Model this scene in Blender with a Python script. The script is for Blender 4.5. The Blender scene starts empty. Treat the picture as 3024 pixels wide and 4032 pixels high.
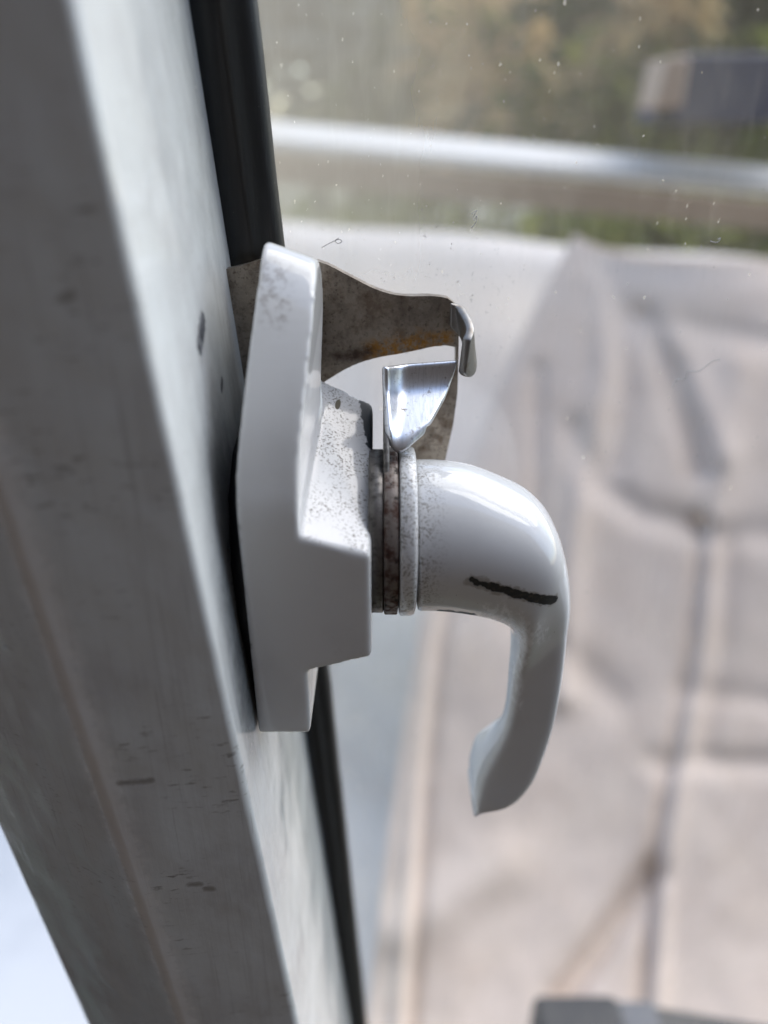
import bpy, bmesh, math, random
from mathutils import Vector, Matrix, noise as mnoise

rnd = random.Random(7)
SC = bpy.context.scene
COL = SC.collection
MM = 0.001
CAM_H = 1.45                       # camera height above the ground, metres

# ------------------------------------------------------------------ camera
PITCH = math.radians(27.4)
FPX = 2900.0                       # focal length in photograph pixels (4032 tall)
cam_d = bpy.data.cameras.new('camera')
cam = bpy.data.objects.new('camera', cam_d)
COL.objects.link(cam)
cam.location = (0, 0, CAM_H)
cam.rotation_euler = (math.pi / 2 - PITCH, 0, 0)
cam_d.sensor_fit = 'VERTICAL'
cam_d.sensor_height = 36.0
cam_d.sensor_width = 27.0
cam_d.lens = FPX / 4032 * 36.0
cam_d.clip_start = 0.004
cam_d.clip_end = 500.0
cam_d.dof.use_dof = True
cam_d.dof.focus_distance = 0.1115
cam_d.dof.aperture_fstop = cam_d.lens / 3.5
SC.camera = cam

# ------------------------------------------------------------------ sky, sun, exposure
SUN_EL, SUN_AZ = math.radians(47), math.radians(48)      # azimuth from +Y towards +X
world = bpy.data.worlds.new('World')
SC.world = world
world.use_nodes = True
wn, wl = world.node_tree.nodes, world.node_tree.links
wn.clear()
w_out = wn.new('ShaderNodeOutputWorld')
w_bg = wn.new('ShaderNodeBackground')
w_sky = wn.new('ShaderNodeTexSky')
w_sky.sky_type = 'NISHITA'
w_sky.sun_disc = False
w_sky.sun_elevation = SUN_EL
w_sky.sun_rotation = SUN_AZ
w_sky.air_density = 1.0
w_sky.dust_density = 1.0
w_sky.ozone_density = 1.0
w_bg.inputs['Strength'].default_value = 0.15
wl.new(w_sky.outputs[0], w_bg.inputs['Color'])
wl.new(w_bg.outputs[0], w_out.inputs['Surface'])

sun_d = bpy.data.lights.new('sun', 'SUN')
sun_d.energy = 1.35
sun_d.angle = math.radians(55)
sun_d.color = (1.0, 0.96, 0.90)
sun = bpy.data.objects.new('sun', sun_d)
COL.objects.link(sun)
sd = Vector((math.cos(SUN_EL) * math.sin(SUN_AZ), math.cos(SUN_EL) * math.cos(SUN_AZ), math.sin(SUN_EL)))
sun.rotation_euler = sd.to_track_quat('Z', 'Y').to_euler()
sun.location = (0.5, 1.0, 4.0)

SC.view_settings.view_transform = 'Standard'
SC.view_settings.look = 'None'
SC.view_settings.exposure = 1.35
SC.view_settings.gamma = 1.0
SC.view_settings.use_curve_mapping = False
SC.cycles.use_denoising = True
SC.cycles.max_bounces = 10
SC.cycles.transparent_max_bounces = 16
SC.cycles.sample_clamp_indirect = 6.0

# ------------------------------------------------------------------ measuring helper
SP, CP = math.sin(PITCH), math.cos(PITCH)
K = 3024 / 1659.0


def U(px, py, Y):
    """millimetre point (camera at 0,0,0) seen at (px, py) of the 1659 x 2212 view, Y mm away"""
    ox = (px * K - 1512) / FPX
    oy = (py * K - 2016) / FPX
    ry = CP - oy * SP
    rz = -SP - oy * CP
    t = Y / ry
    return Vector((ox * t, Y, rz * t))


# ------------------------------------------------------------------ scene tree helpers
def thing(name, label, cat, base, group=None):
    """an Empty at the base of the thing; its parts are modelled in millimetres"""
    o = bpy.data.objects.new(name, None)
    COL.objects.link(o)
    o.empty_display_size = 5
    o.location = Vector(base) * MM + Vector((0, 0, CAM_H))
    o.scale = (MM, MM, MM)
    o['label'] = label
    o['category'] = cat
    o['_base'] = [float(c) for c in base]
    if group:
        o['group'] = group
    return o


def base_of(o):
    while o.parent:
        o = o.parent
    return Vector(o['_base'])


def part(name, bm, mat, parent, smooth=True, label=None):
    b = base_of(parent)
    for v in bm.verts:
        v.co -= b
    bmesh.ops.recalc_face_normals(bm, faces=bm.faces)
    me = bpy.data.meshes.new(name)
    bm.to_mesh(me)
    bm.free()
    me.materials.append(mat)
    for p in me.polygons:
        p.use_smooth = smooth
    o = bpy.data.objects.new(name, me)
    COL.objects.link(o)
    o.parent = parent
    if label:
        o['label'] = label
    return o


def bevel(o, w, seg=3, ang=30):
    m = o.modifiers.new('bevel', 'BEVEL')
    m.width = w
    m.segments = seg
    m.limit_method = 'ANGLE'
    m.angle_limit = math.radians(ang)
    n = o.modifiers.new('wn', 'WEIGHTED_NORMAL')
    n.keep_sharp = False


def remesh(o, vox, it, fac=0.5):
    m = o.modifiers.new('remesh', 'REMESH')
    m.mode = 'VOXEL'
    m.voxel_size = vox
    m.use_smooth_shade = True
    s = o.modifiers.new('smooth', 'SMOOTH')
    s.factor = fac
    s.iterations = it


def prism_x(bm, outline, x0, x1, fx=None):
    """outline in (Y, Z) extruded along X; x0 / x1 may be callables of z"""
    g = lambda x, z: x(z) if callable(x) else x
    a = [bm.verts.new((g(x0, z), y, z)) for y, z in outline]
    b = [bm.verts.new((g(x1, z), y, z)) for y, z in outline]
    n = len(outline)
    bm.faces.new(a)
    bm.faces.new(list(reversed(b)))
    for i in range(n):
        j = (i + 1) % n
        bm.faces.new((a[i], b[i], b[j], a[j]))


def loft(bm, rings, cap=True):
    rows = [[bm.verts.new(p) for p in r] for r in rings]
    n = len(rows[0])
    for a, b in zip(rows, rows[1:]):
        for i in range(n):
            j = (i + 1) % n
            bm.faces.new((a[i], a[j], b[j], b[i]))
    if cap:
        bm.faces.new(list(reversed(rows[0])))
        bm.faces.new(rows[-1])


def lathe_x(bm, prof, cy, cz, n=96):
    rings = []
    for x, r in prof:
        rings.append([(x, cy + r * math.cos(2 * math.pi * i / n), cz + r * math.sin(2 * math.pi * i / n)) for i in range(n)])
    loft(bm, rings)


def grid(bm, fn, nu, nv):
    vs = [[bm.verts.new(fn(i / nu, j / nv)) for i in range(nu + 1)] for j in range(nv + 1)]
    for j in range(nv):
        for i in range(nu):
            bm.faces.new((vs[j][i], vs[j][i + 1], vs[j + 1][i + 1], vs[j + 1][i]))
    return vs


def box(bm, x0, x1, y0, y1, z0, z1):
    v = [bm.verts.new((x, y, z)) for z in (z0, z1) for y in (y0, y1) for x in (x0, x1)]
    for f in ((0, 1, 3, 2), (4, 6, 7, 5), (0, 4, 5, 1), (2, 3, 7, 6), (0, 2, 6, 4), (1, 5, 7, 3)):
        bm.faces.new([v[i] for i in f])


def catmull(pts, n):
    out = []
    P = [pts[0]] + list(pts) + [pts[-1]]
    for i in range(1, len(P) - 2):
        for k in range(n):
            t = k / n
            out.append(tuple(0.5 * (2 * b + (c - a) * t + (2 * a - 5 * b + 4 * c - d) * t * t + (3 * b - a - 3 * c + d) * t ** 3)
                             for a, b, c, d in zip(P[i - 1], P[i], P[i + 1], P[i + 2])))
    out.append(tuple(pts[-1]))
    return out


# ------------------------------------------------------------------ material helpers
class Mat:
    def __init__(self, name, color=(0.8, 0.8, 0.8), rough=0.4, metal=0.0, spec=0.5, coat=0.0):
        self.m = bpy.data.materials.new(name)
        self.m.use_nodes = True
        self.t = self.m.node_tree
        self.N, self.L = self.t.nodes, self.t.links
        self.b = self.N['Principled BSDF']
        self.b.inputs['Base Color'].default_value = (*color, 1)
        self.b.inputs['Roughness'].default_value = rough
        self.b.inputs['Metallic'].default_value = metal
        self.b.inputs['Specular IOR Level'].default_value = spec
        self.b.inputs['Coat Weight'].default_value = coat
        self.b.inputs['Coat Roughness'].default_value = 0.05
        self.col = None
        self.rgh = None
        self.color, self.rough = color, rough

    def n(self, typ, **kw):
        nd = self.N.new(typ)
        for k, v in kw.items():
            setattr(nd, k, v)
        return nd

    def pos(self):
        if not hasattr(self, '_pos'):
            self._pos = self.n('ShaderNodeTexCoord').outputs['Object']
        return self._pos

    def sep(self):
        if not hasattr(self, '_sep'):
            s = self.n('ShaderNodeSeparateXYZ')
            self.L.new(self.pos(), s.inputs[0])
            self._sep = s.outputs
        return self._sep

    def math(self, op, a, b=None, c=None, clamp=False):
        nd = self.n('ShaderNodeMath', operation=op, use_clamp=clamp)
        for i, v in enumerate((a, b, c)):
            if v is None:
                continue
            if isinstance(v, (int, float)):
                nd.inputs[i].default_value = v
            else:
                self.L.new(v, nd.inputs[i])
        return nd.outputs[0]

    def mapped(self, scale=(1, 1, 1), loc=(0, 0, 0), rot=(0, 0, 0)):
        mp = self.n('ShaderNodeMapping')
        mp.inputs['Scale'].default_value = scale
        mp.inputs['Location'].default_value = loc
        mp.inputs['Rotation'].default_value = rot
        self.L.new(self.pos(), mp.inputs[0])
        return mp.outputs[0]

    def noise(self, scale, detail=4, rough=0.55, stretch=(1, 1, 1), loc=(0, 0, 0), dist=0.0, rot=(0, 0, 0)):
        nd = self.n('ShaderNodeTexNoise')
        nd.inputs['Scale'].default_value = scale
        nd.inputs['Detail'].default_value = detail
        nd.inputs['Roughness'].default_value = rough
        nd.inputs['Distortion'].default_value = dist
        self.L.new(self.mapped(stretch, loc, rot), nd.inputs['Vector'])
        return nd.outputs['Fac']

    def ramp(self, fac, lo, hi, inv=False):
        mr = self.n('ShaderNodeMapRange')
        mr.inputs['From Min'].default_value = lo
        mr.inputs['From Max'].default_value = hi
        mr.inputs['To Min'].default_value = 1.0 if inv else 0.0
        mr.inputs['To Max'].default_value = 0.0 if inv else 1.0
        mr.interpolation_type = 'SMOOTHSTEP'
        self.L.new(fac, mr.inputs['Value'])
        return mr.outputs[0]

    def _basecol(self):
        if self.col is None:
            r = self.n('ShaderNodeRGB')
            r.outputs[0].default_value = (*self.color, 1)
            self.col = r.outputs[0]
        return self.col

    def layer(self, mask, color=None, rough=None, metal=None):
        if color is not None:
            mx = self.n('ShaderNodeMix', data_type='RGBA')
            self.L.new(mask, mx.inputs[0])
            self.L.new(self._basecol(), mx.inputs[6])
            if isinstance(color, tuple):
                mx.inputs[7].default_value = (*color, 1)
            else:
                self.L.new(color, mx.inputs[7])
            self.col = mx.outputs[2]
            self.L.new(self.col, self.b.inputs['Base Color'])
        if rough is not None:
            mx = self.n('ShaderNodeMix', data_type='FLOAT')
            self.L.new(mask, mx.inputs[0])
            if self.rgh is None:
                mx.inputs[2].default_value = self.rough
            else:
                self.L.new(self.rgh, mx.inputs[2])
            mx.inputs[3].default_value = rough
            self.rgh = mx.outputs[0]
            self.L.new(self.rgh, self.b.inputs['Roughness'])

    def bump(self, h, strength, dist):
        bp = self.n('ShaderNodeBump')
        bp.inputs['Strength'].default_value = strength
        bp.inputs['Distance'].default_value = dist * MM
        self.L.new(h, bp.inputs['Height'])
        if self.b.inputs['Normal'].links:
            self.L.new(self.b.inputs['Normal'].links[0].from_socket, bp.inputs['Normal'])
        self.L.new(bp.outputs[0], self.b.inputs['Normal'])

    def seg(self, a, b, r, soft, wob=0.5, wscale=1.2, axes=(1, 1, 1)):
        """1 inside a capsule a-b (mm, local to the thing) of radius r with a ragged rim"""
        a, b, ax = Vector(a), Vector(b), Vector(axes)
        a = Vector(x * y for x, y in zip(a, ax))
        b = Vector(x * y for x, y in zip(b, ax))
        d = b - a
        sc = self.n('ShaderNodeVectorMath', operation='MULTIPLY')
        self.L.new(self.pos(), sc.inputs[0])
        sc.inputs[1].default_value = ax
        su = self.n('ShaderNodeVectorMath', operation='SUBTRACT')
        self.L.new(sc.outputs[0], su.inputs[0])
        su.inputs[1].default_value = a
        dt = self.n('ShaderNodeVectorMath', operation='DOT_PRODUCT')
        self.L.new(su.outputs[0], dt.inputs[0])
        dt.inputs[1].default_value = d / max(d.length_squared, 1e-6)
        t = self.math('ADD', dt.outputs['Value'], 0.0, clamp=True)
        pr = self.n('ShaderNodeVectorMath', operation='SCALE')
        pr.inputs[0].default_value = d
        self.L.new(t, pr.inputs['Scale'])
        ds = self.n('ShaderNodeVectorMath', operation='DISTANCE')
        self.L.new(su.outputs[0], ds.inputs[0])
        self.L.new(pr.outputs[0], ds.inputs[1])
        nz = self.math('MULTIPLY', self.math('SUBTRACT', self.noise(wscale, 4, 0.65), 0.5), 2 * wob)
        dd = self.math('ADD', ds.outputs['Value'], nz)
        return self.ramp(dd, r - soft, r + soft, inv=True)


# =================================================================== WINDOW SASH (stile, gasket, pane)
LEAN = 0.0696                      # the stile leans: X grows as Z falls
Z_REF = -41.0
AX, AY = -22.4, 74.7               # arris between the room face and the lit reveal
YB = 120.0                         # where the reveal meets the gasket
lean = lambda z: LEAN * (Z_REF - z)


def extrude_lean(bm, prof, z_list, fx=None):
    rows = []
    for z in z_list:
        rows.append([bm.verts.new(((fx(x, z) if fx else x + lean(z)), y, z)) for x, y in prof])
    n = len(prof)
    for a, b in zip(rows, rows[1:]):
        for i in range(n):
            j = (i + 1) % n
            bm.faces.new((a[i], a[j], b[j], b[i]))
    bm.faces.new(rows[0])
    bm.faces.new(list(reversed(rows[-1])))


SASH_BASE = (-40, 100, -300)
sash = thing('casement_window', 'weathered white painted window sash stile with black glazing gasket and dusty pane', 'window', SASH_BASE)
SB = Vector(SASH_BASE)

paint = Mat('sash_paint', (0.70, 0.725, 0.72), 0.09, coat=0.0)
n1 = paint.noise(0.9, 6, 0.7, (1, 1, 0.03))
n2 = paint.noise(0.06, 5, 0.6)
n3 = paint.noise(0.8, 5, 0.7, (0.35, 1, 1.8))
paint.layer(paint.ramp(n2, 0.45, 0.75), (0.60, 0.61, 0.61))
flecks = paint.math('MULTIPLY', paint.ramp(n3, 0.58, 0.66), paint.ramp(paint.noise(0.07, 3, 0.5, loc=(3, 1, 9)), 0.42, 0.56))
front_only = paint.ramp(paint.sep()[1], AY - 100 + 4, AY - 100 + 1.5, inv=False)
paint.layer(paint.math('MULTIPLY', flecks, 0.7), (0.17, 0.16, 0.14), 0.6)
streak = paint.ramp(n1, 0.50, 0.75)
paint.layer(paint.math('MULTIPLY', streak, 0.30), (0.42, 0.41, 0.40), 0.45)
scr = paint.ramp(paint.noise(2.6, 4, 0.7, (1, 1, 0.012), loc=(2, 0, 0)), 0.60, 0.68)
paint.layer(paint.math('MULTIPLY', scr, 0.35), (0.30, 0.29, 0.28), 0.5)
scr2 = paint.ramp(paint.noise(1.7, 4, 0.7, (1, 1, 0.02), loc=(7, 0, 0), rot=(0, 0.16, 0)), 0.63, 0.70)
paint.layer(paint.math('MULTIPLY', scr2, 0.25), (0.86, 0.86, 0.85), 0.5)
# paint rubbed pale along the outer arris
dz0, dz1 = 60.0, -320.0
wear = paint.seg(Vector((-41.2 + lean(dz0), 72.6, dz0)) - SB, Vector((-41.2 + lean(dz1), 72.6, dz1)) - SB, 2.0, 1.7, 1.9, 0.5)
paint.layer(paint.math('MULTIPLY', wear, 0.6), (0.93, 0.92, 0.90), 0.55)
for (px_, py_, ln_) in ((255, 1697, 70), (405, 1925, 26), (440, 1938, 16), (120, 650, 24)):
    q0, q1 = U(px_, py_ + 4, 72) - SB, U(px_ + ln_, py_ - 8, 73) - SB
    mk = paint.seg(q0, q1, 0.45, 0.35, 0.5, 0.9, axes=(1, 0, 1))
    paint.layer(paint.math('MULTIPLY', mk, 0.6), (0.16, 0.14, 0.11), 0.6)
paint.bump(n1, 0.10, 0.25)
paint.bump(paint.noise(0.25, 3, 0.5), 0.15, 0.6)
paint.bump(paint.noise(0.07, 2, 0.5, (1, 1, 0.7)), 0.5, 1.6)
# gouges through the paint on the reveal (bare dark metal), and the handle plate's shadow painted as dark colour
P1, P2 = U(428, 688, 94) - SB, U(428, 748, 94) - SB
P1.x = P2.x = 0
zg = U(430, 722, 95).z + 300
g1 = paint.seg((0, 93.4 - 100, zg - 1.0), (0, 97.2 - 100, zg + 1.2), 1.2, 0.15, 1.3, 1.1, axes=(0, 1, 1))
zg = U(467, 832, 101).z + 300
g2 = paint.seg((0, 0.6, zg - 0.5), (0, 1.8, zg + 0.6), 0.55, 0.12, 0.5, 0.7, axes=(0, 1, 1))
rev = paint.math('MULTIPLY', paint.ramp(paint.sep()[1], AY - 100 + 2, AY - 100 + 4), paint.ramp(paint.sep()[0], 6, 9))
plate_shade = paint.seg((0, 85 - 100, 300 - 74), (0, 93 - 100, 300 - 44), 7.5, 7.0, 4.0, 0.2, axes=(0, 1, 1))
paint.layer(paint.math('MULTIPLY', paint.math('MULTIPLY', plate_shade, rev), 0.8), (0.05, 0.055, 0.06), 0.2)
for g in (g1, g2):
    gm = paint.math('MULTIPLY', g, rev)
    paint.layer(gm, (0.06, 0.065, 0.075), 0.35)
    paint.layer(paint.math('MULTIPLY', gm, paint.ramp(paint.noise(1.2, 4, 0.7, (1, 1, .5)), 0.55, 0.62)), (0.42, 0.43, 0.45), 0.3)  # metallic glints painted as lighter specks inside the gouges

prof = [(AX, AY), (AX, YB + 14), (-68, YB + 14), (-69.5, 86), (-67.3, 84), (-41.9, 72.4)]
bm = bmesh.new()
extrude_lean(bm, prof, [70, 0, -60, -120, -180, -240, -320])
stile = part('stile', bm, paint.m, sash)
bevel(stile, 1.1, 4)

rubber = Mat('gasket_rubber', (0.018, 0.019, 0.020), 0.42, spec=0.35)
gn = rubber.noise(1.6, 6, 0.75)
near_keeper = rubber.math('MULTIPLY', rubber.ramp(rubber.sep()[2], 278, 292), rubber.ramp(rubber.sep()[2], 312, 296))
rubber.layer(rubber.math('MULTIPLY', rubber.ramp(gn, 0.70, 0.74), near_keeper), (0.35, 0.36, 0.30), 0.9)
rubber.layer(rubber.math('MULTIPLY', rubber.ramp(rubber.noise(0.4, 4, 0.6, (1, 1, 0.06)), 0.45, 0.7), 0.5), (0.05, 0.045, 0.04), 0.6)
rubber.layer(rubber.math('MULTIPLY', rubber.ramp(rubber.noise(2.2, 3, 0.7), 0.70, 0.76), 0.5), (0.30, 0.30, 0.27), 0.9)
rubber.bump(rubber.noise(0.8, 5, 0.7, (1, 1, 0.1)), 0.3, 0.3)


def xc(z):                         # free edge of the gasket against the glass
    return -17.4 + 0.0506 * (15.6 - z)


def gasket(z_list, wob):
    bm = bmesh.new()
    rows = []
    for z in z_list:
        x0, x1 = AX + lean(z) - 0.4, xc(z) + wob(z)
        w = x1 - x0
        pr = [(x0, YB), (x0 + w * 0.42, YB - 0.15), (x0 + w * 0.46, YB + 0.35), (x0 + w * 0.52, YB - 0.1),
              (x0 + w * 0.80, YB + 0.25), (x1 - 0.5, YB + 1.0), (x1, YB + 2.1), (x1, YB + 3.05), (x0, YB + 3.05)]
        rows.append([(x, y, z) for x, y in pr])
    loft(bm, rows)
    return part('gasket', bm, rubber.m, sash)


def wob(z):
    return 0.18 * mnoise.noise(Vector((z * 0.09, 3.1, 0)))


Z_K = U(560, 560, YB).z
gasket([Z_K + 0.2 - 1.5 + 3 * k for k in range(0, 30)], wob)
gasket([-330 + 5 * k for k in range(0, 55)], wob)

# ------------- pane with the dust of years
glass = bpy.data.materials.new('dusty_glass')
glass.use_nodes = True
G = Mat.__new__(Mat)
G.m, G.t = glass, glass.node_tree
G.N, G.L = G.t.nodes, G.t.links
G.N.clear()
g_out = G.n('ShaderNodeOutputMaterial')
g_tr = G.n('ShaderNodeBsdfTransparent')
g_tr.inputs[0].default_value = (0.975, 0.985, 0.98, 1)
g_gl = G.n('ShaderNodeBsdfGlossy')
g_gl.inputs['Roughness'].default_value = 0.02


def schlick(m):
    lw = m.n('ShaderNodeLayerWeight')
    lw.inputs['Blend'].default_value = 0.5
    return m.math('ADD', m.math('MULTIPLY', m.math('POWER', lw.outputs['Facing'], 5.0), 0.96), 0.035)


g_m1 = G.n('ShaderNodeMixShader')
G.L.new(schlick(G), g_m1.inputs[0])
G.L.new(g_tr.outputs[0], g_m1.inputs[1])
G.L.new(g_gl.outputs[0], g_m1.inputs[2])
g_df = G.n('ShaderNodeBsdfDiffuse')
g_df.inputs[0].default_value = (0.84, 0.78, 0.66, 1)
g_tl = G.n('ShaderNodeBsdfTranslucent')
g_tl.inputs[0].default_value = (0.92, 0.83, 0.67, 1)
g_d = G.n('ShaderNodeMixShader')
g_d.inputs[0].default_value = 0.65
G.L.new(g_df.outputs[0], g_d.inputs[1])
G.L.new(g_tl.outputs[0], g_d.inputs[2])
sx, sy, sz = G.sep()
# film: even veil, heavier along the frame and near the metal keeper, wiped streaks above
film = G.ramp(G.noise(0.05, 4, 0.6, (1, 1, 0.6)), 0.35, 0.75)
edge = G.ramp(sx, 70.0, 18.0)
streaks = G.ramp(G.noise(0.35, 4, 0.6, (1, 1, 0.16), rot=(0, 0.12, 0)), 0.48, 0.74)
film = G.math('ADD', G.math('MULTIPLY', film, 0.08), G.math('MULTIPLY', edge, 0.21))
film = G.math('ADD', film, G.math('MULTIPLY', streaks, 0.035))
film = G.math('ADD', film, G.math('MULTIPLY', G.math('MULTIPLY', G.ramp(sz, 255, 300), G.ramp(sx, 110, 40)), 0.14))
film = G.math('ADD', film, 0.025)
spk = None
for sc_, r_, mn_, off in ((0.42, 0.11, 0.62, 0.0), (0.9, 0.15, 0.62, 13.0), (0.2, 0.07, 0.4, 31.0)):
    speck = G.n('ShaderNodeTexVoronoi')
    speck.feature = 'F1'
    speck.inputs['Scale'].default_value = sc_
    speck.inputs['Randomness'].default_value = 1.0
    wv = G.n('ShaderNodeVectorMath', operation='ADD')
    G.L.new(G.mapped((1, 0.0, 0.7), loc=(off, 0, off), rot=(0, off * .1, 0)), wv.inputs[0])
    wz = G.n('ShaderNodeTexNoise')
    wz.inputs['Scale'].default_value = 2.2
    G.L.new(G.mapped((1, 0, 1)), wz.inputs['Vector'])
    wq = G.n('ShaderNodeVectorMath', operation='SCALE')
    G.L.new(wz.outputs['Color'], wq.inputs[0])
    wq.inputs['Scale'].default_value = 0.5
    G.L.new(wq.outputs[0], wv.inputs[1])
    G.L.new(wv.outputs[0], speck.inputs['Vector'])
    k_ = G.ramp(speck.outputs['Distance'], r_, r_ * 0.4)
    wn_ = G.n('ShaderNodeTexWhiteNoise')
    G.L.new(speck.outputs['Position'], wn_.inputs['Vector'])
    k_ = G.math('MULTIPLY', k_, G.ramp(wn_.outputs['Value'], mn_, 1.0))
    spk = k_ if spk is None else G.math('MAXIMUM', spk, k_)
spk2 = G.ramp(G.noise(1.5, 3, 0.7), 0.72, 0.78)
dust = G.math('ADD', film, G.math('MULTIPLY', spk, 0.42))
dust = G.math('ADD', dust, G.math('MULTIPLY', spk2, 0.16), clamp=True)
g_m2 = G.n('ShaderNodeMixShader')
G.L.new(dust, g_m2.inputs[0])
G.L.new(g_m1.outputs[0], g_m2.inputs[1])
G.L.new(g_d.outputs[0], g_m2.inputs[2])
# dark grime around the keeper
grime = G.ramp(G.noise(1.1, 5, 0.75, (1, 1, 1), loc=(5, 2, 1)), 0.60, 0.70)
kx, kz = U(860, 620, YB).x + 40, U(860, 620, YB).z + 300
dk = G.math('SQRT', G.math('ADD', G.math('POWER', G.math('SUBTRACT', sx, kx), 2.0), G.math('POWER', G.math('MULTIPLY', G.math('SUBTRACT', sz, kz - 4), 1.3), 2.0)))
grime = G.math('MULTIPLY', grime, G.ramp(dk, 30, 10))
g_br = G.n('ShaderNodeBsdfDiffuse')
g_br.inputs[0].default_value = (0.20, 0.14, 0.08, 1)
g_m3 = G.n('ShaderNodeMixShader')
G.L.new(G.math('MULTIPLY', grime, 0.38), g_m3.inputs[0])
G.L.new(g_m2.outputs[0], g_m3.inputs[1])
G.L.new(g_br.outputs[0], g_m3.inputs[2])
G.L.new(g_m3.outputs[0], g_out.inputs['Surface'])

clean = bpy.data.materials.new('clean_glass')
clean.use_nodes = True
C = Mat.__new__(Mat)
C.m, C.t = clean, clean.node_tree
C.N, C.L = C.t.nodes, C.t.links
C.N.clear()
c_out, c_tr, c_gl, c_mx = (C.n('ShaderNodeOutputMaterial'), C.n('ShaderNodeBsdfTransparent'),
                           C.n('ShaderNodeBsdfGlossy'), C.n('ShaderNodeMixShader'))
c_gl.inputs['Roughness'].default_value = 0.02
c_tr.inputs[0].default_value = (0.985, 0.99, 0.985, 1)
C.L.new(schlick(C), c_mx.inputs[0])
C.L.new(c_tr.outputs[0], c_mx.inputs[1])
C.L.new(c_gl.outputs[0], c_mx.inputs[2])
C.L.new(c_mx.outputs[0], c_out.inputs['Surface'])

bm = bmesh.new()
y0, y1 = YB + 3.1, YB + 6.1
zt, zb = 80.0, -320.0
fr = [bm.verts.new((x, y0, z)) for x, z in ((AX + lean(zt) - .3, zt), (260, zt), (260, zb), (AX + lean(zb) - .3, zb))]
bk = [bm.verts.new((v.co.x, y1, v.co.z)) for v in fr]
bm.faces.new(fr)
bm.faces.new(list(reversed(bk)))
for i in range(4):
    j = (i + 1) % 4
    bm.faces.new((fr[i], bk[i], bk[j], fr[j]))
pane = part('pane', bm, glass, sash, smooth=False)
pane.data.materials.append(clean)
for p in pane.data.polygons:
    if p.normal.y > -0.9:
        p.material_index = 1

# =================================================================== WINDOW HANDLE
HY, HZ = 100.0, -55.1              # axis of the hub
YF, YBK = 85.0, 113.0              # near and far flank of the base plate
H_BASE = (-19.5, 99, -82)
handle = thing('cockspur_handle', 'chipped white cockspur handle with drooping lever, screwed to the sash stile', 'handle', H_BASE)
HB = Vector(H_BASE)
Lh = lambda p: Vector(p) - HB


def white_paint(name, tint=(0.72, 0.72, 0.715)):
    m = Mat(name, tint, 0.06)
    m.b.inputs['IOR'].default_value = 1.55
    m.layer(m.ramp(m.noise(0.12, 4, 0.55), 0.45, 0.8), tuple(c * 0.94 for c in tint), 0.11)
    return m


def specks(m, where, scale=2.2, lo=0.60, hi=0.68, amt=0.75, col=(0.16, 0.14, 0.11)):
    k = m.math('MULTIPLY', m.ramp(m.noise(scale, 3, 0.7), lo, hi), where)
    m.layer(m.math('MULTIPLY', k, amt), col, 0.75)


# ---- base plate with its boss: one cast piece
bmx = bmesh.new()
front = [(YF, -82.6), (YF, -60), (YF, -46), (YF + 1.2, -40), (YF + 3.8, -33), (YF + 8, -25.5), (YF + 13, -18.5),
         (YF + 18, -14.2), (YF + 23, -13.6), (YF + 26.5, -16.5), (YBK, -22), (YBK, -45), (YBK, -82.6)]
fz = catmull(front[1:11], 5)
outline = [front[0]] + fz + front[11:]


def shift(z):
    t = max(0.0, min(1.0, (z + 44) / 30.0))
    return 3.1 * t * t * (3 - 2 * t)


prism_x(bmx, outline, lambda z: -19.4 + shift(z), lambda z: -11.3 + shift(z) * 0.85 - 0.6 * max(0.0, (z + 22.0) / 9.0) ** 2)
for v in bmx.verts:
    if v.co.x > -14.0 and v.co.z > -34:
        v.co.z -= 2.3 * ((v.co.z + 34) / 20.0) ** 2
# boss (drafted block with a top that falls towards the room side)
b0 = [(YF, -70.4), (YBK - .5, -70.4), (YBK - .5, -34.0), (YF, -48.0)]
b1 = [(YF + .25, -68.0), (YBK - 1, -68.0), (YBK - 1, -38.6), (YF + .25, -51.0)]
bmesh_rings = [[(-15.0, y, z) for y, z in b0], [(-11.3, y, z) for y, z in b0], [(-1.75, y, z) for y, z in b1]]
loft(bmx, bmesh_rings)
wp = white_paint('base_paint')
top_z = wp.ramp(wp.sep()[2], 25, 34)
boss_x = wp.math('MULTIPLY', wp.math('MULTIPLY', wp.ramp(wp.sep()[0], 8.2, 9.2), top_z), wp.ramp(wp.sep()[2], 50.5, 48.5))
gno = wp.n('ShaderNodeNewGeometry')
gse = wp.n('ShaderNodeSeparateXYZ')
wp.L.new(gno.outputs['Normal'], gse.inputs[0])
boss_x = wp.math('MULTIPLY', boss_x, wp.ramp(gse.outputs[2], 0.35, 0.7))
specks(wp, wp.math('MULTIPLY', boss_x, wp.ramp(wp.noise(0.16, 3, 0.6, loc=(2, 7, 1)), 0.36, 0.52)), 2.5, 0.53, 0.61, 0.85)
specks(wp, wp.ramp(wp.noise(0.13, 3, 0.6), 0.62, 0.75), 0.6, 0.5, 0.72, 0.35, (0.30, 0.28, 0.26))
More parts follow.
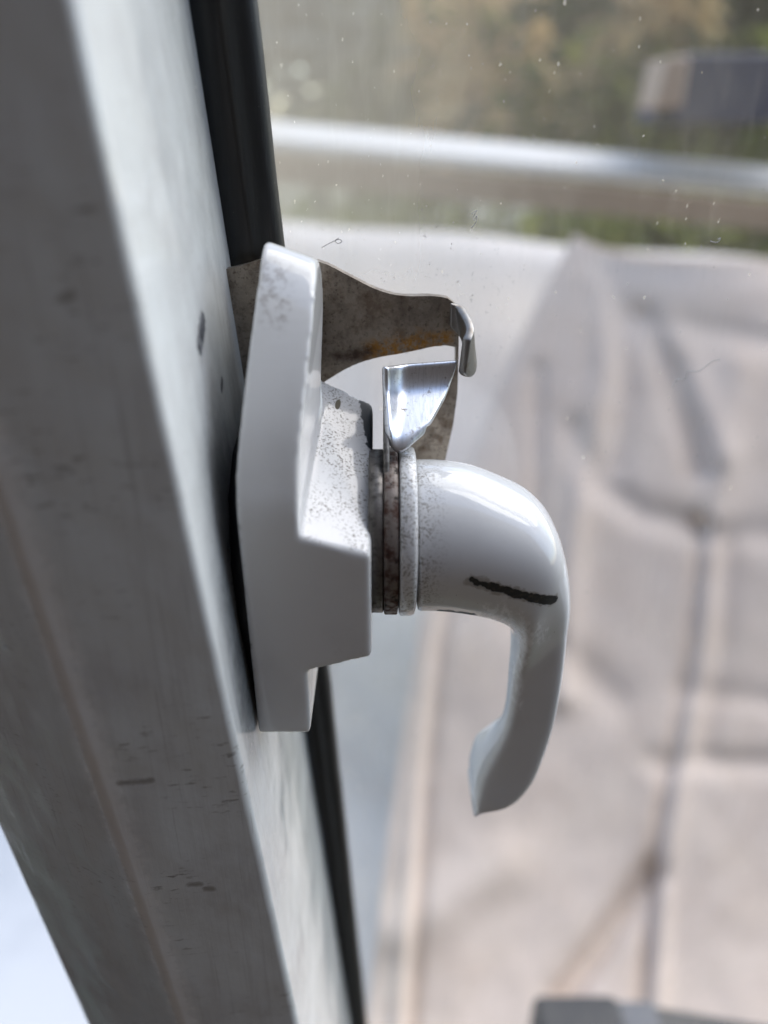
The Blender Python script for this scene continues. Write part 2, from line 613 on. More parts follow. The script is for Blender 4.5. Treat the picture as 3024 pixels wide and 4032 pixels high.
# chip on the far upper corner of the boss, smudge on the upper plate, drilled dot
chip = wp.seg(Lh((-2.6, YBK - 1, -38.5)), Lh((-1.6, YBK - 8.5, -42.8)), 1.55, 0.12, 0.9, 0.7)
wp.layer(chip, (0.022, 0.028, 0.034), 0.55)
dot = wp.seg(Lh(U(727, 891, 105)), Lh(U(727, 892, 105)), 0.42, 0.06, 0.05, axes=(1, 0.0, 1))
wp.layer(dot, (0.12, 0.10, 0.06), 0.7)
sm = wp.seg(Lh(U(586, 610, 98)), Lh(U(600, 665, 98)), 1.8, 1.5, 1.6, 0.6, axes=(1, 0, 1))
wp.layer(wp.math('MULTIPLY', wp.math('MULTIPLY', sm, wp.ramp(wp.noise(0.8, 5, 0.7, loc=(3, 3, 0)), 0.45, 0.62)), wp.math('MULTIPLY', wp.ramp(wp.sep()[0], 9.0, 7.5), 0.75)), (0.30, 0.27, 0.25), 0.5)
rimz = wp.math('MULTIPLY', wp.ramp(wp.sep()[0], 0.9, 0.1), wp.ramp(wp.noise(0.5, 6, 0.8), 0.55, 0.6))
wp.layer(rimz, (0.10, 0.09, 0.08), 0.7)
wp.bump(wp.noise(0.35, 3, 0.5), 0.08, 0.4)
base = part('base_plate', bmx, wp.m, handle)
remesh(base, 0.33, 17)

gap_shade = Mat('gap_shade_block', (0.012, 0.013, 0.014), 0.5)  # black filler added behind the plate to block light and darken the gap
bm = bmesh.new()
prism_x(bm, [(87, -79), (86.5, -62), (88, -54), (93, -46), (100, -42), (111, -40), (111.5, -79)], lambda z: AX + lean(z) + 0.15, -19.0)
part('gap_shade_block', bm, gap_shade.m, handle)

# ---- washers
steel_dk = Mat('dirty_washer', (0.16, 0.15, 0.14), 0.45, metal=0.7)
steel_dk.layer(steel_dk.ramp(steel_dk.noise(0.8, 5, 0.7), 0.45, 0.7), (0.07, 0.065, 0.06), 0.65)
rust = Mat('rusty_ring', (0.20, 0.17, 0.15), 0.5, metal=0.35)
rust.layer(rust.ramp(rust.noise(0.5, 5, 0.7), 0.42, 0.6), (0.075, 0.035, 0.025), 0.8)
rust.layer(rust.ramp(rust.noise(0.9, 5, 0.7, loc=(4, 4, 4)), 0.56, 0.66), (0.03, 0.024, 0.02), 0.8)
rust.bump(rust.noise(1.5, 4, 0.7), 0.5, 0.2)
bm = bmesh.new()
lathe_x(bm, [(-2.2, 12.6), (-0.25, 12.6), (-0.1, 12.4), (0.0, 12.0)], HY, HZ)
part('washer', bm, steel_dk.m, handle)
bm = bmesh.new()
lathe_x(bm, [(-0.05, 12.2), (0.05, 12.75), (0.2, 12.9), (1.85, 12.9), (2.0, 12.75), (2.1, 12.2)], HY, HZ)
part('nose_ring', bm, rust.m, handle)

# ---- lever: collar and lever share the white enamel
lp = white_paint('lever_paint', (0.72, 0.725, 0.725))
x0 = lp.sep()[0]
nk = lp.ramp(x0, 29.5, 24.5)
specks(lp, lp.math('MULTIPLY', nk, lp.ramp(lp.noise(0.3, 3, 0.6, loc=(1, 1, 5)), 0.25, 0.5)), 2.6, 0.51, 0.60, 0.85, (0.20, 0.18, 0.15))
specks(lp, lp.ramp(lp.noise(0.2, 2, 0.5), 0.3, 0.4), 1.1, 0.73, 0.75, 0.9, (0.10, 0.10, 0.09))
cA, cB = Lh(U(1016, 1241, 90)), Lh(U(1188, 1280, 92.5))
nearside = lp.ramp(lp.sep()[1], 1.0, 0.0)
rim = lp.math('MULTIPLY', lp.seg(cA, cB, 0.95, 0.2, 1.0, 0.9, axes=(1, 0, 1)), nearside)
lp.layer(lp.math('MULTIPLY', rim, 0.7), (0.30, 0.27, 0.23), 0.6)
cM = cA.lerp(cB, 0.22)
ch = lp.math('MAXIMUM', lp.seg(cM, cB, 0.68, 0.07, 0.75, 0.8, axes=(1, 0, 1)), lp.seg(cA, cM, 0.42, 0.07, 0.6, 1.1, axes=(1, 0, 1)))
ch = lp.math('MAXIMUM', ch, lp.seg(cA.lerp(cB, 0.7), cB, 0.8, 0.07, 0.5, 1.6, axes=(1, 0, 1)))
ch = lp.math('MULTIPLY', ch, nearside)
lp.layer(ch, (0.025, 0.025, 0.022), 0.75)
lp.layer(lp.math('MULTIPLY', ch, lp.ramp(lp.noise(1.4, 5, 0.75, loc=(5, 1, 2)), 0.5, 0.66)), (0.085, 0.07, 0.05), 0.8)
ch2 = lp.seg(Lh(U(950, 1296, 95)), Lh(U(1014, 1304, 95)), 0.75, 0.06, 0.8, 0.8, axes=(1, 0, 1))
lp.layer(ch2, (0.03, 0.055, 0.05), 0.6)
ch3 = lp.seg(Lh((4.3, 97, HZ - 12.2)), Lh((4.6, 97, HZ - 10.2)), 0.35, 0.05, 0.4, 1.0, axes=(1, 0, 1))
lp.layer(ch3, (0.035, 0.03, 0.025), 0.7)
# milky rubbed paint below the chip; bright reflection streak painted down the near flank
rub = lp.seg(Lh(U(1070, 1310, 92)), Lh(U(1150, 1370, 92)), 2.6, 1.6, 2.2, 0.45, axes=(1, 0, 1))
glint_streak = lp.seg(Lh(U(1140, 1365, 92)), Lh(U(1118, 1540, 93)), 0.7, 0.6, 0.9, 0.5, axes=(1, 0, 1))
for r_, a_ in ((rub, 0.9), (glint_streak, 0.95)):
    lp.layer(lp.math('MULTIPLY', lp.math('MULTIPLY', r_, nearside), lp.math('MULTIPLY', lp.ramp(lp.noise(0.8, 5, 0.7, (1, 1, .4)), 0.4, 0.62), a_)), (0.93, 0.94, 0.96), 0.6)
lp.bump(lp.noise(0.3, 3, 0.5), 0.06, 0.4)
lp.bump(lp.math('SUBTRACT', 1.0, ch), 0.8, 0.35)
bm = bmesh.new()
lathe_x(bm, [(2.15, 11.5), (2.25, 12.7), (2.5, 13.05), (4.1, 13.05), (4.55, 12.8), (4.75, 12.2), (4.8, 11.2)], HY, HZ)
collar = part('collar', bm, lp.m, handle)

# (inner point, outer point, half depth in Y, exponent, centre Y) in the view, at the hub's distance
secs = [((893, 1310), (893, 984), 11.7, 2.0), ((950, 1311), (950, 984), 11.7, 2.0), ((1005, 1317), (1022, 995), 11.6, 2.05),
        ((1050, 1325), (1092, 1022), 11.4, 2.15), ((1078, 1334), (1153, 1056), 11.0, 2.35), ((1091, 1346), (1199, 1108), 10.3, 2.7),
        ((1096, 1366), (1219, 1176), 9.0, 3.4), ((1096, 1398), (1225, 1262), 7.4, 4.4), ((1093, 1442), (1217, 1341), 6.0, 5.0),
        ((1087, 1500), (1203, 1437), 5.0, 5.2), ((1077, 1540), (1187, 1517), 4.9, 5.2), ((1056, 1582), (1168, 1587), 5.4, 5.0),
        ((1030, 1622), (1146, 1650), 6.1, 4.6), ((1015, 1656), (1106, 1694), 6.4, 4.2), ((1010, 1684), (1056, 1706), 6.2, 3.8),
        ((1011, 1702), (1022, 1714), 5.6, 3.0)]
NR = 64
rings = []
dense = catmull([(a[0], a[1], b[0], b[1], d, e) for a, b, d, e in secs], 4)
for ax_, ay_, bx_, by_, d, e in dense:
    pi_, po_ = U(ax_, ay_, HY), U(bx_, by_, HY)
    c = (pi_ + po_) / 2
    m = (po_ - pi_)
    mu = m.normalized()
    h = math.hypot((bx_ - ax_), (by_ - ay_)) * K / FPX * (c.y * CP - c.z * SP) / 2
    num = max(h * h - (SP * d * mu.z) ** 2, 0.2)
    a = math.sqrt(num) / math.sqrt(mu.x ** 2 + (CP * mu.z) ** 2)
    c = c + Vector((0, -max(0.0, 6.2 - d), 0))
    tp = max(0.0, min(1.0, (ay_ - 1355) / 50)) * max(0.0, min(1.0, (1625 - ay_) / 70))
    ring = []
    for i in range(NR):
        th = 2 * math.pi * i / NR
        cs, sn = math.cos(th), math.sin(th)
        u = math.copysign(abs(cs) ** (2 / e), cs) * a
        w = math.copysign(abs(sn) ** (2 / e), sn) * d
        if u < 0 and w > 0:
            u *= 1 - 0.75 * tp * (w / d)
        ring.append(tuple(c + mu * u + Vector((0, w, 0))))
    rings.append(ring)
bm = bmesh.new()
loft(bm, rings)
lever = part('lever', bm, lp.m, handle)
ss = lever.modifiers.new('sub', 'SUBSURF')
ss.levels = ss.render_levels = 1

# ---- nose: pressed steel tongue on the ring, hooked behind the keeper
chrome = Mat('worn_steel', (0.70, 0.72, 0.76), 0.35, metal=1.0)
brush = chrome.noise(2.6, 4, 0.6, (1, 0.12, 0.12))
chrome.layer(chrome.ramp(brush, 0.45, 0.7), (0.58, 0.60, 0.63), 0.40)
chrome.layer(chrome.math('MULTIPLY', chrome.ramp(chrome.noise(0.7, 5, 0.7), 0.56, 0.7), 0.8), (0.14, 0.11, 0.09), 0.55)
chrome.layer(chrome.math('MULTIPLY', chrome.ramp(chrome.noise(2.0, 5, 0.75), 0.60, 0.68), 0.7), (0.22, 0.20, 0.18), 0.55)
chrome.bump(brush, 0.2, 0.12)
FL, FR_, BL, BR = Vector((1.0, 96.3, -40.3)), Vector((5.2, 98.4, -39.2)), Vector((0.4, 111.0, -34.2)), Vector((11.4, 111.6, -33.6))


def nose_pt(s, t):
    a = FL.lerp(FR_, s)
    b = BL.lerp(BR, s)
    # rounded toe
    toe = (abs(s - 0.45) / 0.55) ** 2
    t2 = t + (1 - t) ** 3 * 0.14 * toe
    p = a.lerp(b, t2)
    if s < 0.35:
        p -= (b - a) * 0.17 * ((0.35 - s) / 0.35) ** 2 * t ** 2
    nrm = Vector((0.0, -0.5, 0.86))
    lift = 0.0
    if s < 0.30:
        lift += 2.4 * ((0.30 - s) / 0.30) ** 2 * min(1, 0.35 + t)
    if t > 0.68:
        lift += 3.3 * ((t - 0.68) / 0.32) ** 2
    if t < 0.22:
        lift -= 1.5 * ((0.22 - t) / 0.22) ** 2
    return p + nrm * lift * 0.9


bm = bmesh.new()
grid(bm, nose_pt, 18, 24)
nose = part('nose', bm, chrome.m, handle)
so = nose.modifiers.new('solid', 'SOLIDIFY')
so.thickness = 1.2
so.offset = -1
so2 = nose.modifiers.new('sub', 'SUBSURF')
so2.levels = so2.render_levels = 1
bm = bmesh.new()
prism_x(bm, [(94.5, -44.6), (104, -46), (112, -50), (113.4, -34), (110.6, -32.6), (104, -35.6), (97.0, -40.2)], -0.1, 0.8)
fl = part('nose_flange', bm, steel_dk.m, handle)
bevel(fl, 0.35, 2)

# =================================================================== KEEPER (striker plate)
KY = 117.2
K_BASE = (-20, KY, -60)
keeper = thing('keeper_plate', 'rusty steel keeper plate with curled lip behind the handle nose', 'striker plate', K_BASE)
KB = Vector(K_BASE)
kst = Mat('stained_steel', (0.33, 0.285, 0.235), 0.42, metal=0.7)
kst.layer(kst.ramp(kst.noise(0.30, 6, 0.7), 0.42, 0.68), (0.20, 0.165, 0.135), 0.55)
kst.layer(kst.math('MULTIPLY', kst.ramp(kst.noise(0.22, 4, 0.65, loc=(8, 0, 3)), 0.50, 0.66), 0.8), (0.17, 0.12, 0.085), 0.65)
oc = U(890, 745, KY) - KB
rs = kst.seg(oc + Vector((-6, 0, -0.8)), oc + Vector((4.5, 0, 0.8)), 1.6, 1.5, 2.0, 0.5, axes=(1, 0, 1))
kst.layer(kst.math('MULTIPLY', kst.math('MULTIPLY', rs, kst.ramp(kst.noise(0.9, 5, 0.75, loc=(2, 9, 1)), 0.38, 0.58)), 0.95), (0.40, 0.19, 0.03), 0.75)
rs2 = kst.seg(oc + Vector((-12, 0, -1.5)), oc + Vector((-7, 0, -1.0)), 0.6, 1.3, 2.2, 0.5, axes=(1, 0, 1))
kst.layer(kst.math('MULTIPLY', rs2, 0.9), (0.05, 0.022, 0.014), 0.8)
kst.layer(kst.math('MULTIPLY', kst.ramp(kst.noise(0.75, 4, 0.7, loc=(1, 5, 3)), 0.66, 0.71), 0.9), (0.04, 0.028, 0.02), 0.8)
kst.layer(kst.math('MULTIPLY', kst.ramp(kst.noise(1.5, 5, 0.75, loc=(3, 5, 3)), 0.52, 0.66), 0.75), (0.10, 0.075, 0.055), 0.7)
kst.layer(kst.math('MULTIPLY', kst.ramp(kst.noise(2.4, 4, 0.7, loc=(6, 2, 3)), 0.60, 0.68), 0.3), (0.50, 0.46, 0.40), 0.5)
kst.bump(kst.noise(1.2, 5, 0.7), 0.35, 0.25)


def kpt(px, py):
    p = U(px, py, KY)
    return (p.x, p.z)


top = catmull([kpt(430, 590), kpt(520, 573), (kpt(600, 552)), kpt(690, 563), kpt(752, 592), kpt(812, 622), kpt(868, 637), kpt(930, 640), kpt(968, 646)], 4)
low_in = catmull([kpt(985, 752), kpt(950, 748), kpt(890, 757), kpt(820, 768), kpt(760, 787), kpt(700, 822)], 4)
outer = top + [kpt(985, 660), kpt(992, 700), kpt(991, 775), kpt(988, 850), kpt(978, 920), kpt(962, 990), kpt(940, 1075), kpt(860, 1120), kpt(640, 1130), kpt(470, 1080)]
hole = low_in + [kpt(700, 900), kpt(720, 985), kpt(850, 985), kpt(872, 900), kpt(900, 850), kpt(950, 820), kpt(985, 790)]
bm = bmesh.new()
for loop in (outer, hole):
    vs = [bm.verts.new((x, KY, z)) for x, z in loop]
    for i in range(len(vs)):
        bm.edges.new((vs[i], vs[(i + 1) % len(vs)]))
bmesh.ops.triangle_fill(bm, use_beauty=True, use_dissolve=False, edges=bm.edges[:])
xb = U(852, 690, KY).x
for cut in (xb - 0.5, xb, xb + 0.8):
    bmesh.ops.bisect_plane(bm, geom=bm.verts[:] + bm.edges[:] + bm.faces[:], plane_co=(cut, 0, 0), plane_no=(1, 0, 0))
for v in bm.verts:
    if v.co.x > xb:
        v.co.y += min(1.6, 0.22 * (v.co.x - xb))
kp = part('strike_plate', bm, kst.m, keeper, smooth=False)
so = kp.modifiers.new('solid', 'SOLIDIFY')
so.thickness = 2.0
so.offset = 0
bevel(kp, 0.25, 2, 50)

lipm = Mat('polished_lip', (0.27, 0.26, 0.25), 0.42, metal=0.85)
lipm.layer(lipm.math('MULTIPLY', lipm.ramp(lipm.noise(0.6, 5, 0.7), 0.48, 0.66), 0.75), (0.22, 0.19, 0.16), 0.55)
zt_, zb_ = U(985, 655, KY).z, U(1010, 832, 109).z
sec = catmull([(U(972, 690, KY).x, KY + 0.6), (U(988, 690, KY).x, KY + 0.3), (12.1, KY - 1.4), (12.7, KY - 4.2), (12.9, KY - 6.6), (12.2, KY - 8.6)], 4)


def lip_pt(s, t):
    k = s * (len(sec) - 1)
    i = min(int(k), len(sec) - 2)
    f = k - i
    x = sec[i][0] * (1 - f) + sec[i + 1][0] * f
    y = sec[i][1] * (1 - f) + sec[i + 1][1] * f
    # the lip is a tongue: its lower end is rounded, its root ends at the arm
    zlo = zb_ + 7.0 * (1 - s) ** 1.3 + 2.2 * max(0, (s - 0.75) / 0.25) ** 2
    zhi = zt_ - 1.0 * s - 2.6 * s * s
    z = zhi + (zlo - zhi) * t
    x += 1.7 * math.sin(math.pi * min(1, s * 1.05)) * t - 0.5 * t * s
    return (x, y, z)


bm = bmesh.new()
grid(bm, lip_pt, 20, 16)
lp_o = part('lip', bm, lipm.m, keeper)
so = lp_o.modifiers.new('solid', 'SOLIDIFY')
so.thickness = 1.3
so.offset = 0
sbs = lp_o.modifiers.new('sub', 'SUBSURF')
sbs.levels = sbs.render_levels = 1

# =================================================================== OUTSIDE
def single(name, bm, mat, base, label, cat, smooth=True, kind=None, group=None):
    b = Vector(base)
    for v in bm.verts:
        v.co = (v.co - b)
    bmesh.ops.recalc_face_normals(bm, faces=bm.faces)
    me = bpy.data.meshes.new(name)
    bm.to_mesh(me)
    bm.free()
    me.materials.append(mat)
    for p in me.polygons:
        p.use_smooth = smooth
    o = bpy.data.objects.new(name, me)
    COL.objects.link(o)
    o.location = b * MM + Vector((0, 0, CAM_H))
    o.scale = (MM, MM, MM)
    if kind:
        o['kind'] = kind
    else:
        o['label'] = label
        o['category'] = cat
    if group:
        o['group'] = group
    return o


# ground
gm = Mat('soil', (0.16, 0.13, 0.09), 0.9)
gm.layer(gm.ramp(gm.noise(0.004, 6, 0.7), 0.42, 0.6), (0.07, 0.09, 0.035))
bm = bmesh.new()
grid(bm, lambda s, t: ((s - .5) * 300000, (t - .5) * 300000, -CAM_H * 1000), 4, 4)
single('ground', bm, gm.m, (0, 0, -CAM_H * 1000), '', '', kind='structure')

# unseen dark wall and side wing added behind the camera to shade the near faces
rw = Mat('shade_wall_paint', (0.046, 0.031, 0.021), 0.8)
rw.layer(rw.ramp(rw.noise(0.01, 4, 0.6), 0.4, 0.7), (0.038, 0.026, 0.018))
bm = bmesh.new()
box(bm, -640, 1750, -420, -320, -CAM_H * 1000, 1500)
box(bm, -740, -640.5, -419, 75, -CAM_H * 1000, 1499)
single('shade_wall', bm, rw.m, (0, -370, -CAM_H * 1000), '', '', smooth=False, kind='structure')

# ---- pale ledge low outside the sash
wpn = Mat('panel_paint', (0.62, 0.63, 0.63), 0.5)
wpn.layer(wpn.ramp(wpn.noise(0.012, 4, 0.6), 0.4, 0.75), (0.45, 0.465, 0.475))
bm = bmesh.new()
LZ = -520
box(bm, -900, 1100, 150, 950, LZ - 30, LZ)
pn = single('white_ledge', bm, wpn.m, (0, 400, LZ - 30), 'pale blue-white ledge seen low behind the sash and handle', 'ledge', smooth=False)
bevel(pn, 2.5, 2)

# ---- crumpled dust sheet
cl = Mat('dust_sheet_cloth', (0.83, 0.70, 0.605), 0.85, spec=0.15)
cl.layer(cl.ramp(cl.noise(0.02, 4, 0.6), 0.4, 0.7), (0.78, 0.645, 0.545))
tl = cl.n('ShaderNodeBsdfTranslucent')
tl.inputs[0].default_value = (0.80, 0.70, 0.63, 1)
mxs = cl.n('ShaderNodeMixShader')
mxs.inputs[0].default_value = 0.15
cl.L.new(cl.b.outputs[0], mxs.inputs[1])
cl.L.new(tl.outputs[0], mxs.inputs[2])
cl.L.new(mxs.outputs[0], cl.N['Material Output'].inputs['Surface'])


def seg_d(p, a, b):
    d = b - a
    t = max(0.0, min(1.0, (p - a).dot(d) / d.length_squared))
    q = a + d * t
    return (p - q).length, (d.x * (p.y - a.y) - d.y * (p.x - a.x)), t


V2 = lambda x, y: Vector((x, y))
# folds: polyline in view coordinates, width, height, kind ('v' valley, 's' step)
FOLDS = [
    ([(1515, 1130), (1495, 1400), (1440, 1700), (1408, 1895), (1385, 2260)], 14, -4.5),
    ([(1540, 1130), (1520, 1400), (1465, 1700), (1433, 1895), (1410, 2260)], 20, 4),
    ([(1405, 1890), (1320, 2010), (1215, 2160)], 26, -7),
    ([(1240, 930), (1290, 1040), (1390, 1110), (1515, 1140)], 26, -5),
    ([(1515, 1140), (1700, 1160)], 26, -2.5),
    ([(1395, 690), (1450, 800), (1510, 1010)], 26, -8),
    ([(1430, 690), (1490, 800), (1560, 980)], 30, 5),
    ([(1370, 680), (1500, 705), (1700, 745)], 24, -5),
    ([(1420, 1645), (1700, 1650)], 24, -3),
    ([(1480, 1490), (1700, 1520)], 24, -2),
    ([(1120, 1330), (1230, 1420), (1330, 1510)], 34, -3),
    ([(1010, 1100), (950, 1400), (920, 1700), (885, 2260)], 13, -3.5),
    ([(985, 1100), (925, 1400), (895, 1700), (860, 2260)], 14, 2.5),
    ([(860, 2010), (960, 1960), (1090, 1870)], 50, 4),
    ([(1262, 520), (1300, 640), (1310, 800), (1275, 960), (1235, 1200), (1215, 1500)], 26, 6),
    ([(1300, 540), (1345, 700), (1355, 850), (1330, 1000)], 24, -4.5),
    ([(1160, 800), (1160, 1000), (1150, 1250)], 16, -3.5),
    ([(1600, 800), (1575, 950), (1550, 1100)], 36, 6),
    ([(1570, 1180), (1560, 1400), (1520, 1620)], 22, -2.5),
]
LEFT = [(505, 1240), (640, 1168), (780, 1100), (900, 1050), (1050, 1000), (1250, 935), (1340, 905), (1800, 838), (2212, 792), (2500, 770)]


def left_edge(py):
    for (a0, x0_), (a1, x1_) in zip(LEFT, LEFT[1:]):
        if py <= a1:
            return x0_ + (x1_ - x0_) * max(0, (py - a0) / (a1 - a0))
    return LEFT[-1][1]


def cloth_pt(s, t):
    row = 505 + t * (2440 - 505)
    le = left_edge(row)
    px = le + s * (1950 - le)
    d = max(0.0, px - 1240)
    ytop = 505 + 48 * (1 - math.exp(-d / 70)) + 0.02 * d
    py = row + (ytop - 505) * (1 - t) ** 6
    Y = 700 - 510 * t ** 0.8
    q = V2(px, py)
    h = 0.0
    for pl, w, amp in FOLDS:
        best = min(seg_d(q, V2(*a), V2(*b))[0] for a, b in zip(pl, pl[1:]))
        h += 1.0 * amp * math.exp(-(best / (1.25 * w)) ** 2)
    h += 3.0 * mnoise.noise(Vector((px * 0.004, py * 0.003, 1.7))) + 0.5 * mnoise.noise(Vector((px * 0.016, py * 0.013, 9.7)))
    edge_ = (px - le) / 60.0
    if edge_ < 1:
        h -= 6 * (1 - edge_) ** 2 * max(0.0, 1 - max(0, py - 900) / 500)
    if t < 0.05:
        h -= 30 * ((0.05 - t) / 0.05) ** 2
    return tuple(U(px, py, Y - h))


# pale back sheet: smoother, lying flatter behind the first one
cl2 = Mat('pale_sheet_cloth', (0.80, 0.74, 0.69), 0.85, spec=0.15)
cl2.layer(cl2.ramp(cl2.noise(0.02, 4, 0.6), 0.4, 0.7), (0.76, 0.70, 0.65))


def pale_pt(s, t):
    px = 500 + s * 1400
    ytop = 474 + 0.085 * (px - 600) + 5 * math.sin(px * 0.011)
    py = ytop + t * (1260 - ytop)
    Y = 900 - 370 * t
    h = 5 * mnoise.noise(Vector((px * 0.005, py * 0.004, 4.2))) + 4 * math.exp(-((px - 720 - 0.1 * py) / 40) ** 2)
    if t < 0.06:
        h -= 30 * ((0.06 - t) / 0.06) ** 2
    return tuple(U(px, py, Y - h))


bm = bmesh.new()
grid(bm, pale_pt, 70, 50)
ps = single('pale_sheet', bm, cl2.m, (0, 650, -300), 'smooth whitish cloth behind the beige sheet, left of its peak', 'cloth')
so = ps.modifiers.new('solid', 'SOLIDIFY')
so.thickness = 1.0
bm = bmesh.new()
grid(bm, cloth_pt, 150, 190)
sheet = single('dust_sheet', bm, cl.m, (60, 260, -420), 'crumpled pinkish beige cloth sheet hanging outside behind the pane', 'cloth')
so = sheet.modifiers.new('solid', 'SOLIDIFY')
so.thickness = 1.0

# ---- white rail sloping across the view, with its timber underside board and a hedge line below
rl = Mat('rail_paint', (0.90, 0.87, 0.82), 0.75)


def bar(bm, p0, p1, hh, yy, tilt=0.0):
    """box-section bar between two points, half height hh, half depth yy"""
    d = (p1 - p0).normalized()
    yv = Vector((0, 1, 0))
    yv = (yv - d * yv.dot(d)).normalized()
    zv = d.cross(yv)
    yv, zv = yv * math.cos(tilt) + zv * math.sin(tilt), zv * math.cos(tilt) - yv * math.sin(tilt)
    rows = []
    for p in (p0, p1):
        rows.append([p + yv * a * yy + zv * b * hh for a, b in ((-1, -1), (1, -1), (1, 1), (-1, 1))])
    loft(bm, rows)


bm = bmesh.new()
RY = 760
r0, r1 = U(380, 272, RY), U(1950, 418, RY)
bar(bm, r0, r1, 20, 5, math.radians(-62))
ro = single('white_rail', bm, rl.m, tuple((r0 + r1) / 2), 'white painted rail sloping across the view beyond the pane', 'rail', smooth=False)
bevel(ro, 6, 4)
br_ = Mat('weathered_board', (0.36, 0.275, 0.21), 0.7)
br_.layer(br_.ramp(br_.noise(0.1, 4, 0.6, (0.1, 1, 1)), 0.4, 0.7), (0.30, 0.225, 0.17))
bm = bmesh.new()
RY2 = 800
r0, r1 = U(380, 342, RY2), U(1950, 494, RY2)
bar(bm, r0, r1, 13, 9)
ro = single('timber_board', bm, br_.m, tuple((r0 + r1) / 2), 'brown timber board just under the white rail beyond the pane', 'board', smooth=False)
bevel(ro, 1.5, 2)

# ---- navy box with a tan end, upper right
BX = Mat('navy_box', (0.018, 0.035, 0.11), 0.55)
BT = Mat('tan_end', (0.60, 0.42, 0.31), 0.6)
bY = 700
c0, c1 = U(1475, 115, bY), U(1860, 262, bY)
bxo = thing('navy_box', 'dark navy blue box with tan end hanging beyond the pane', 'box', tuple((c0 + c1) / 2))
bm = bmesh.new()
box(bm, c0.x, c1.x, bY, bY + 100, c1.z, c0.z)
o = part('body', bm, BX.m, bxo, smooth=False)
bevel(o, 3, 3)
bm = bmesh.new()
t0, t1 = U(1432, 122, bY), U(1473, 232, bY)
rows = [[Vector((x0_ + dx, y, z)) for x0_, z in ((t0.x - 1, t1.z), (t1.x, t1.z), (t1.x, t0.z), (t0.x + 3, t0.z))] for y, dx in ((bY - 3, 0), (bY + 50, 0))]
loft(bm, rows)
o = part('end_panel', bm, BT.m, bxo, smooth=False)
bevel(o, 3, 3)
BK = Mat('black_foot', (0.012, 0.012, 0.013), 0.6)
bm = bmesh.new()
f0, f1 = U(1440, 238, bY), U(1560, 272, bY)
box(bm, f0.x, f1.x, bY + 2, bY + 40, f1.z, f0.z)
o = part('bracket', bm, BK.m, bxo, smooth=False)
bevel(o, 2, 2)

# ---- slate-grey case at the lower right
SG = Mat('slate_case', (0.024, 0.026, 0.032), 0.6)
sY = 150
s0 = U(1150, 2142, sY + 40)
s1 = U(1335, 2142, sY + 40)
case = thing('slate_case', 'dark slate grey case at the foot of the hanging cloth', 'case', (s0.x + 40, sY + 30, s0.z - 60))
bm = bmesh.new()
box(bm, s0.x, s1.x, sY, sY + 40, s0.z - 70, s0.z - 0.5)
o = part('end_block', bm, SG.m, case, smooth=False)
bevel(o, 4, 4)
bm = bmesh.new()
q0, q1 = U(1400, 2166, sY + 40), U(1900, 2250, sY + 40)
rows = [[Vector((x, y, z)) for y, z in ((sY + 2, zt2 - 70), (sY + 40, zt2 - 70), (sY + 40, zt2), (sY + 2, zt2))] for x, zt2 in ((q0.x, q0.z), (q1.x, q1.z))]
loft(bm, rows)
o = part('lid', bm, SG.m, case, smooth=False)
bevel(o, 3, 3)
bm = bmesh.new()
lm = Mat('case_strap', (0.13, 0.135, 0.15), 0.6)
box(bm, s1.x - 1, q0.x + 1, sY + 3, sY + 38, s0.z - 72, s0.z - 4)
part('strap', bm, lm.m, case, smooth=False)


# ---- planting beyond
def leaf_mat(name, c0, c1):
    m = Mat(name, c0, 0.6, spec=0.3)
    g = m.n('ShaderNodeNewGeometry')
    m.layer(g.outputs['Random Per Island'], c1)
    t_ = m.n('ShaderNodeBsdfTranslucent')
    m.L.new(m.col, t_.inputs[0])
    mx = m.n('ShaderNodeMixShader')
    mx.inputs[0].default_value = 0.4
    m.L.new(m.b.outputs[0], mx.inputs[1])
    m.L.new(t_.outputs[0], mx.inputs[2])
    m.L.new(mx.outputs[0], m.N['Material Output'].inputs['Surface'])
    return m.m


GREEN = leaf_mat('green_leaves', (0.17, 0.22, 0.035), (0.42, 0.42, 0.08))
DRY = leaf_mat('dry_leaves', (0.70, 0.50, 0.24), (0.45, 0.33, 0.16))
DARK = leaf_mat('dark_leaves', (0.11, 0.135, 0.045), (0.24, 0.25, 0.085))
GREY = leaf_mat('grey_leaves', (0.32, 0.33, 0.30), (0.46, 0.46, 0.42))
bark = Mat('bark', (0.12, 0.09, 0.06), 0.9)


def leaves(bm, c, rad, n, size):
    for _ in range(n):
        while True:
            d = Vector((rnd.uniform(-1, 1), rnd.uniform(-1, 1), rnd.uniform(-1, 1)))
            if d.length <= 1:
                break
        p = c + Vector((d.x * rad[0], d.y * rad[1], d.z * rad[2]))
        s = size * rnd.uniform(0.6, 1.3)
        M = Matrix.Rotation(rnd.uniform(0, 6.28), 3, 'Z') @ Matrix.Rotation(rnd.uniform(-1.3, 1.3), 3, 'X') @ Matrix.Rotation(rnd.uniform(0, 6.28), 3, 'Z')
        vs = [bm.verts.new(p + M @ Vector(v) * s) for v in ((0, -1, 0), (0.42, -0.1, 0.12), (0, 1, 0), (-0.42, -0.1, 0.12))]
        bm.faces.new((vs[0], vs[1], vs[2]))
        bm.faces.new((vs[0], vs[2], vs[3]))


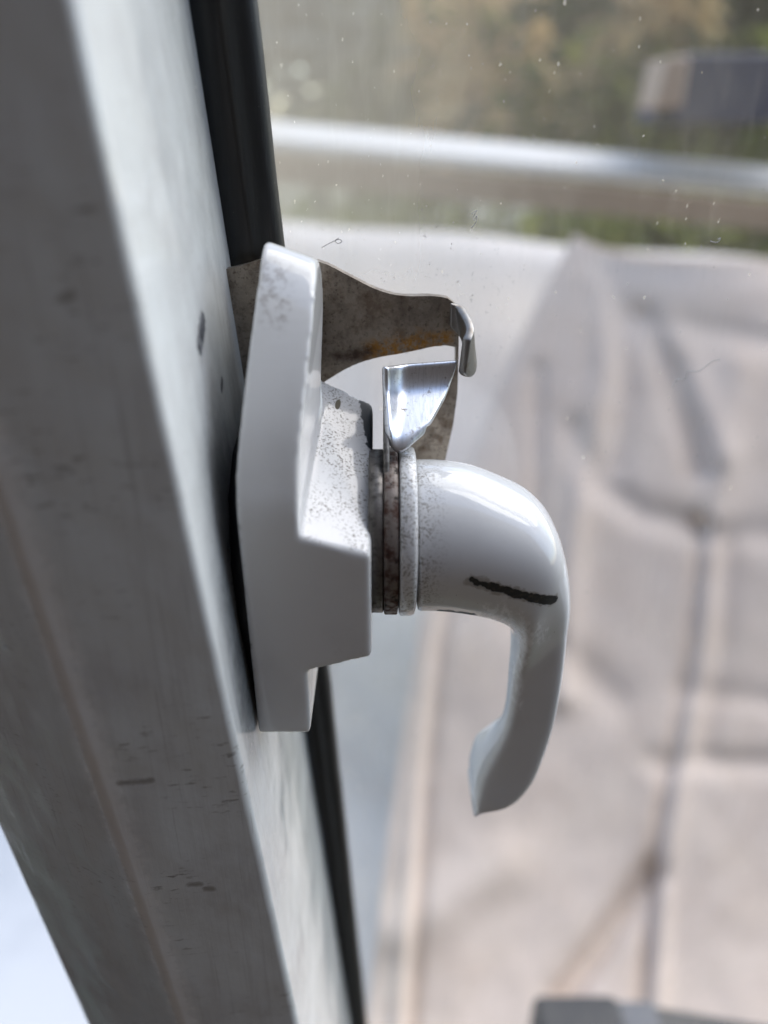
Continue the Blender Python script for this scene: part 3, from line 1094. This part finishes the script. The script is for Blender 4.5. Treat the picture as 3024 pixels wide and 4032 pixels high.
def shrub(label, px, py, Y, rad, n, size, mat, group='shrubs beyond the pane'):
    c = U(px, py, Y)
    gz = -CAM_H * 1000
    t = thing('garden_shrub', label, 'shrub', (c.x, c.y, gz), group)
    bm = bmesh.new()
    for k in range(7):
        off = Vector((rnd.uniform(-1, 1) * rad[0] * .55, rnd.uniform(-1, 1) * rad[1] * .5, rnd.uniform(-1, 1) * rad[2] * .55))
        leaves(bm, c + off, tuple(r * .55 for r in rad), n // 7, size)
    part('foliage', bm, mat, t, smooth=False)
    bm = bmesh.new()
    for k in range(3):
        a0 = Vector((c.x + k * 20 - 20, c.y, gz))
        a1 = c + Vector((rnd.uniform(-.5, .5) * rad[0], 0, rnd.uniform(-.2, .4) * rad[2]))
        rings = []
        for q in range(6):
            f = q / 5
            p = a0.lerp(a1, f) + Vector((10 * math.sin(4 * f + k), 8 * math.cos(3 * f), 0)) * f
            r = 9 * (1 - .75 * f)
            rings.append([tuple(p + Vector((r * math.cos(2 * math.pi * i / 7), r * math.sin(2 * math.pi * i / 7), 0))) for i in range(7)])
        loft(bm, rings)
    part('stem', bm, bark.m, t)


shrub('broad dark green shrub filling the upper right beyond the navy box', 1560, 90, 1500, (520, 260, 420), 2600, 42, DARK)
shrub('mid green shrub in the middle above the white rail', 1230, 190, 1500, (310, 200, 260), 1500, 36, GREEN)
shrub('yellowish green low shrub under the navy box', 1420, 320, 1300, (320, 160, 150), 1100, 30, GREEN)
shrub('dusty olive shrub left of centre above the white rail', 930, 170, 1500, (260, 180, 260), 1300, 30, GREEN)
shrub('pale grey leaved shrub at the upper left beside the gasket', 700, 120, 1350, (160, 120, 280), 900, 28, GREY)
shrub('low green shrub showing between timber board and cloth', 1250, 548, 1120, (680, 80, 80), 1800, 24, GREEN)
shrub('dry tan twiggy shrub between the green ones', 1080, 120, 1180, (170, 100, 220), 150, 34, DRY)
shrub('golden dry leaved shrub at the top right over the navy box', 1380, 40, 1250, (120, 80, 90), 90, 34, DRY)
shrub('dark evergreen shrub behind the others at the top', 1000, 60, 2200, (1300, 300, 620), 3600, 60, DARK)

# ---- lint caught on the pane
lint_m = Mat('lint', (0.85, 0.84, 0.80), 0.9)
lint_d = Mat('dark_lint', (0.10, 0.09, 0.08), 0.9)


def lint(label, pts, r, mat):
    bm = bmesh.new()
    P = [U(x, y, YB + 3.0 - r) for x, y in pts]
    P = [Vector(p) for p in catmull([tuple(p) for p in P], 5)]
    rings = []
    for i, p in enumerate(P):
        d = (P[min(i + 1, len(P) - 1)] - P[max(i - 1, 0)]).normalized()
        a = d.cross(Vector((0, 1, 0))).normalized()
        b = Vector((0, 1, 0))
        rings.append([tuple(p + (a * math.cos(k * math.pi / 2.5) + b * math.sin(k * math.pi / 2.5)) * r) for k in range(5)])
    loft(bm, rings)
    single('lint_fibre', bm, mat, tuple(P[0]), label, 'lint', group='lint fibres caught on the pane')


lint('short white lint tuft on the pane above the keeper', [(1018, 462), (1030, 455), (1022, 468), (1024, 476), (1030, 466), (1028, 480), (1018, 492)], 0.07, lint_m.m)
lint('curled white lint fibre on the pane below the board at right', [(1535, 521), (1546, 524), (1553, 521), (1556, 514), (1551, 517)], 0.07, lint_m.m)
lint('long wavy white lint hair on the pane over the cloth', [(1452, 838), (1462, 820), (1480, 818), (1486, 802), (1508, 802), (1524, 792), (1540, 780), (1556, 776)], 0.05, lint_m.m)
lint('fine looped dark hair on the pane beside the plate top', [(695, 535), (715, 524), (732, 517), (738, 522), (730, 526), (724, 520), (732, 514)], 0.045, lint_d.m)
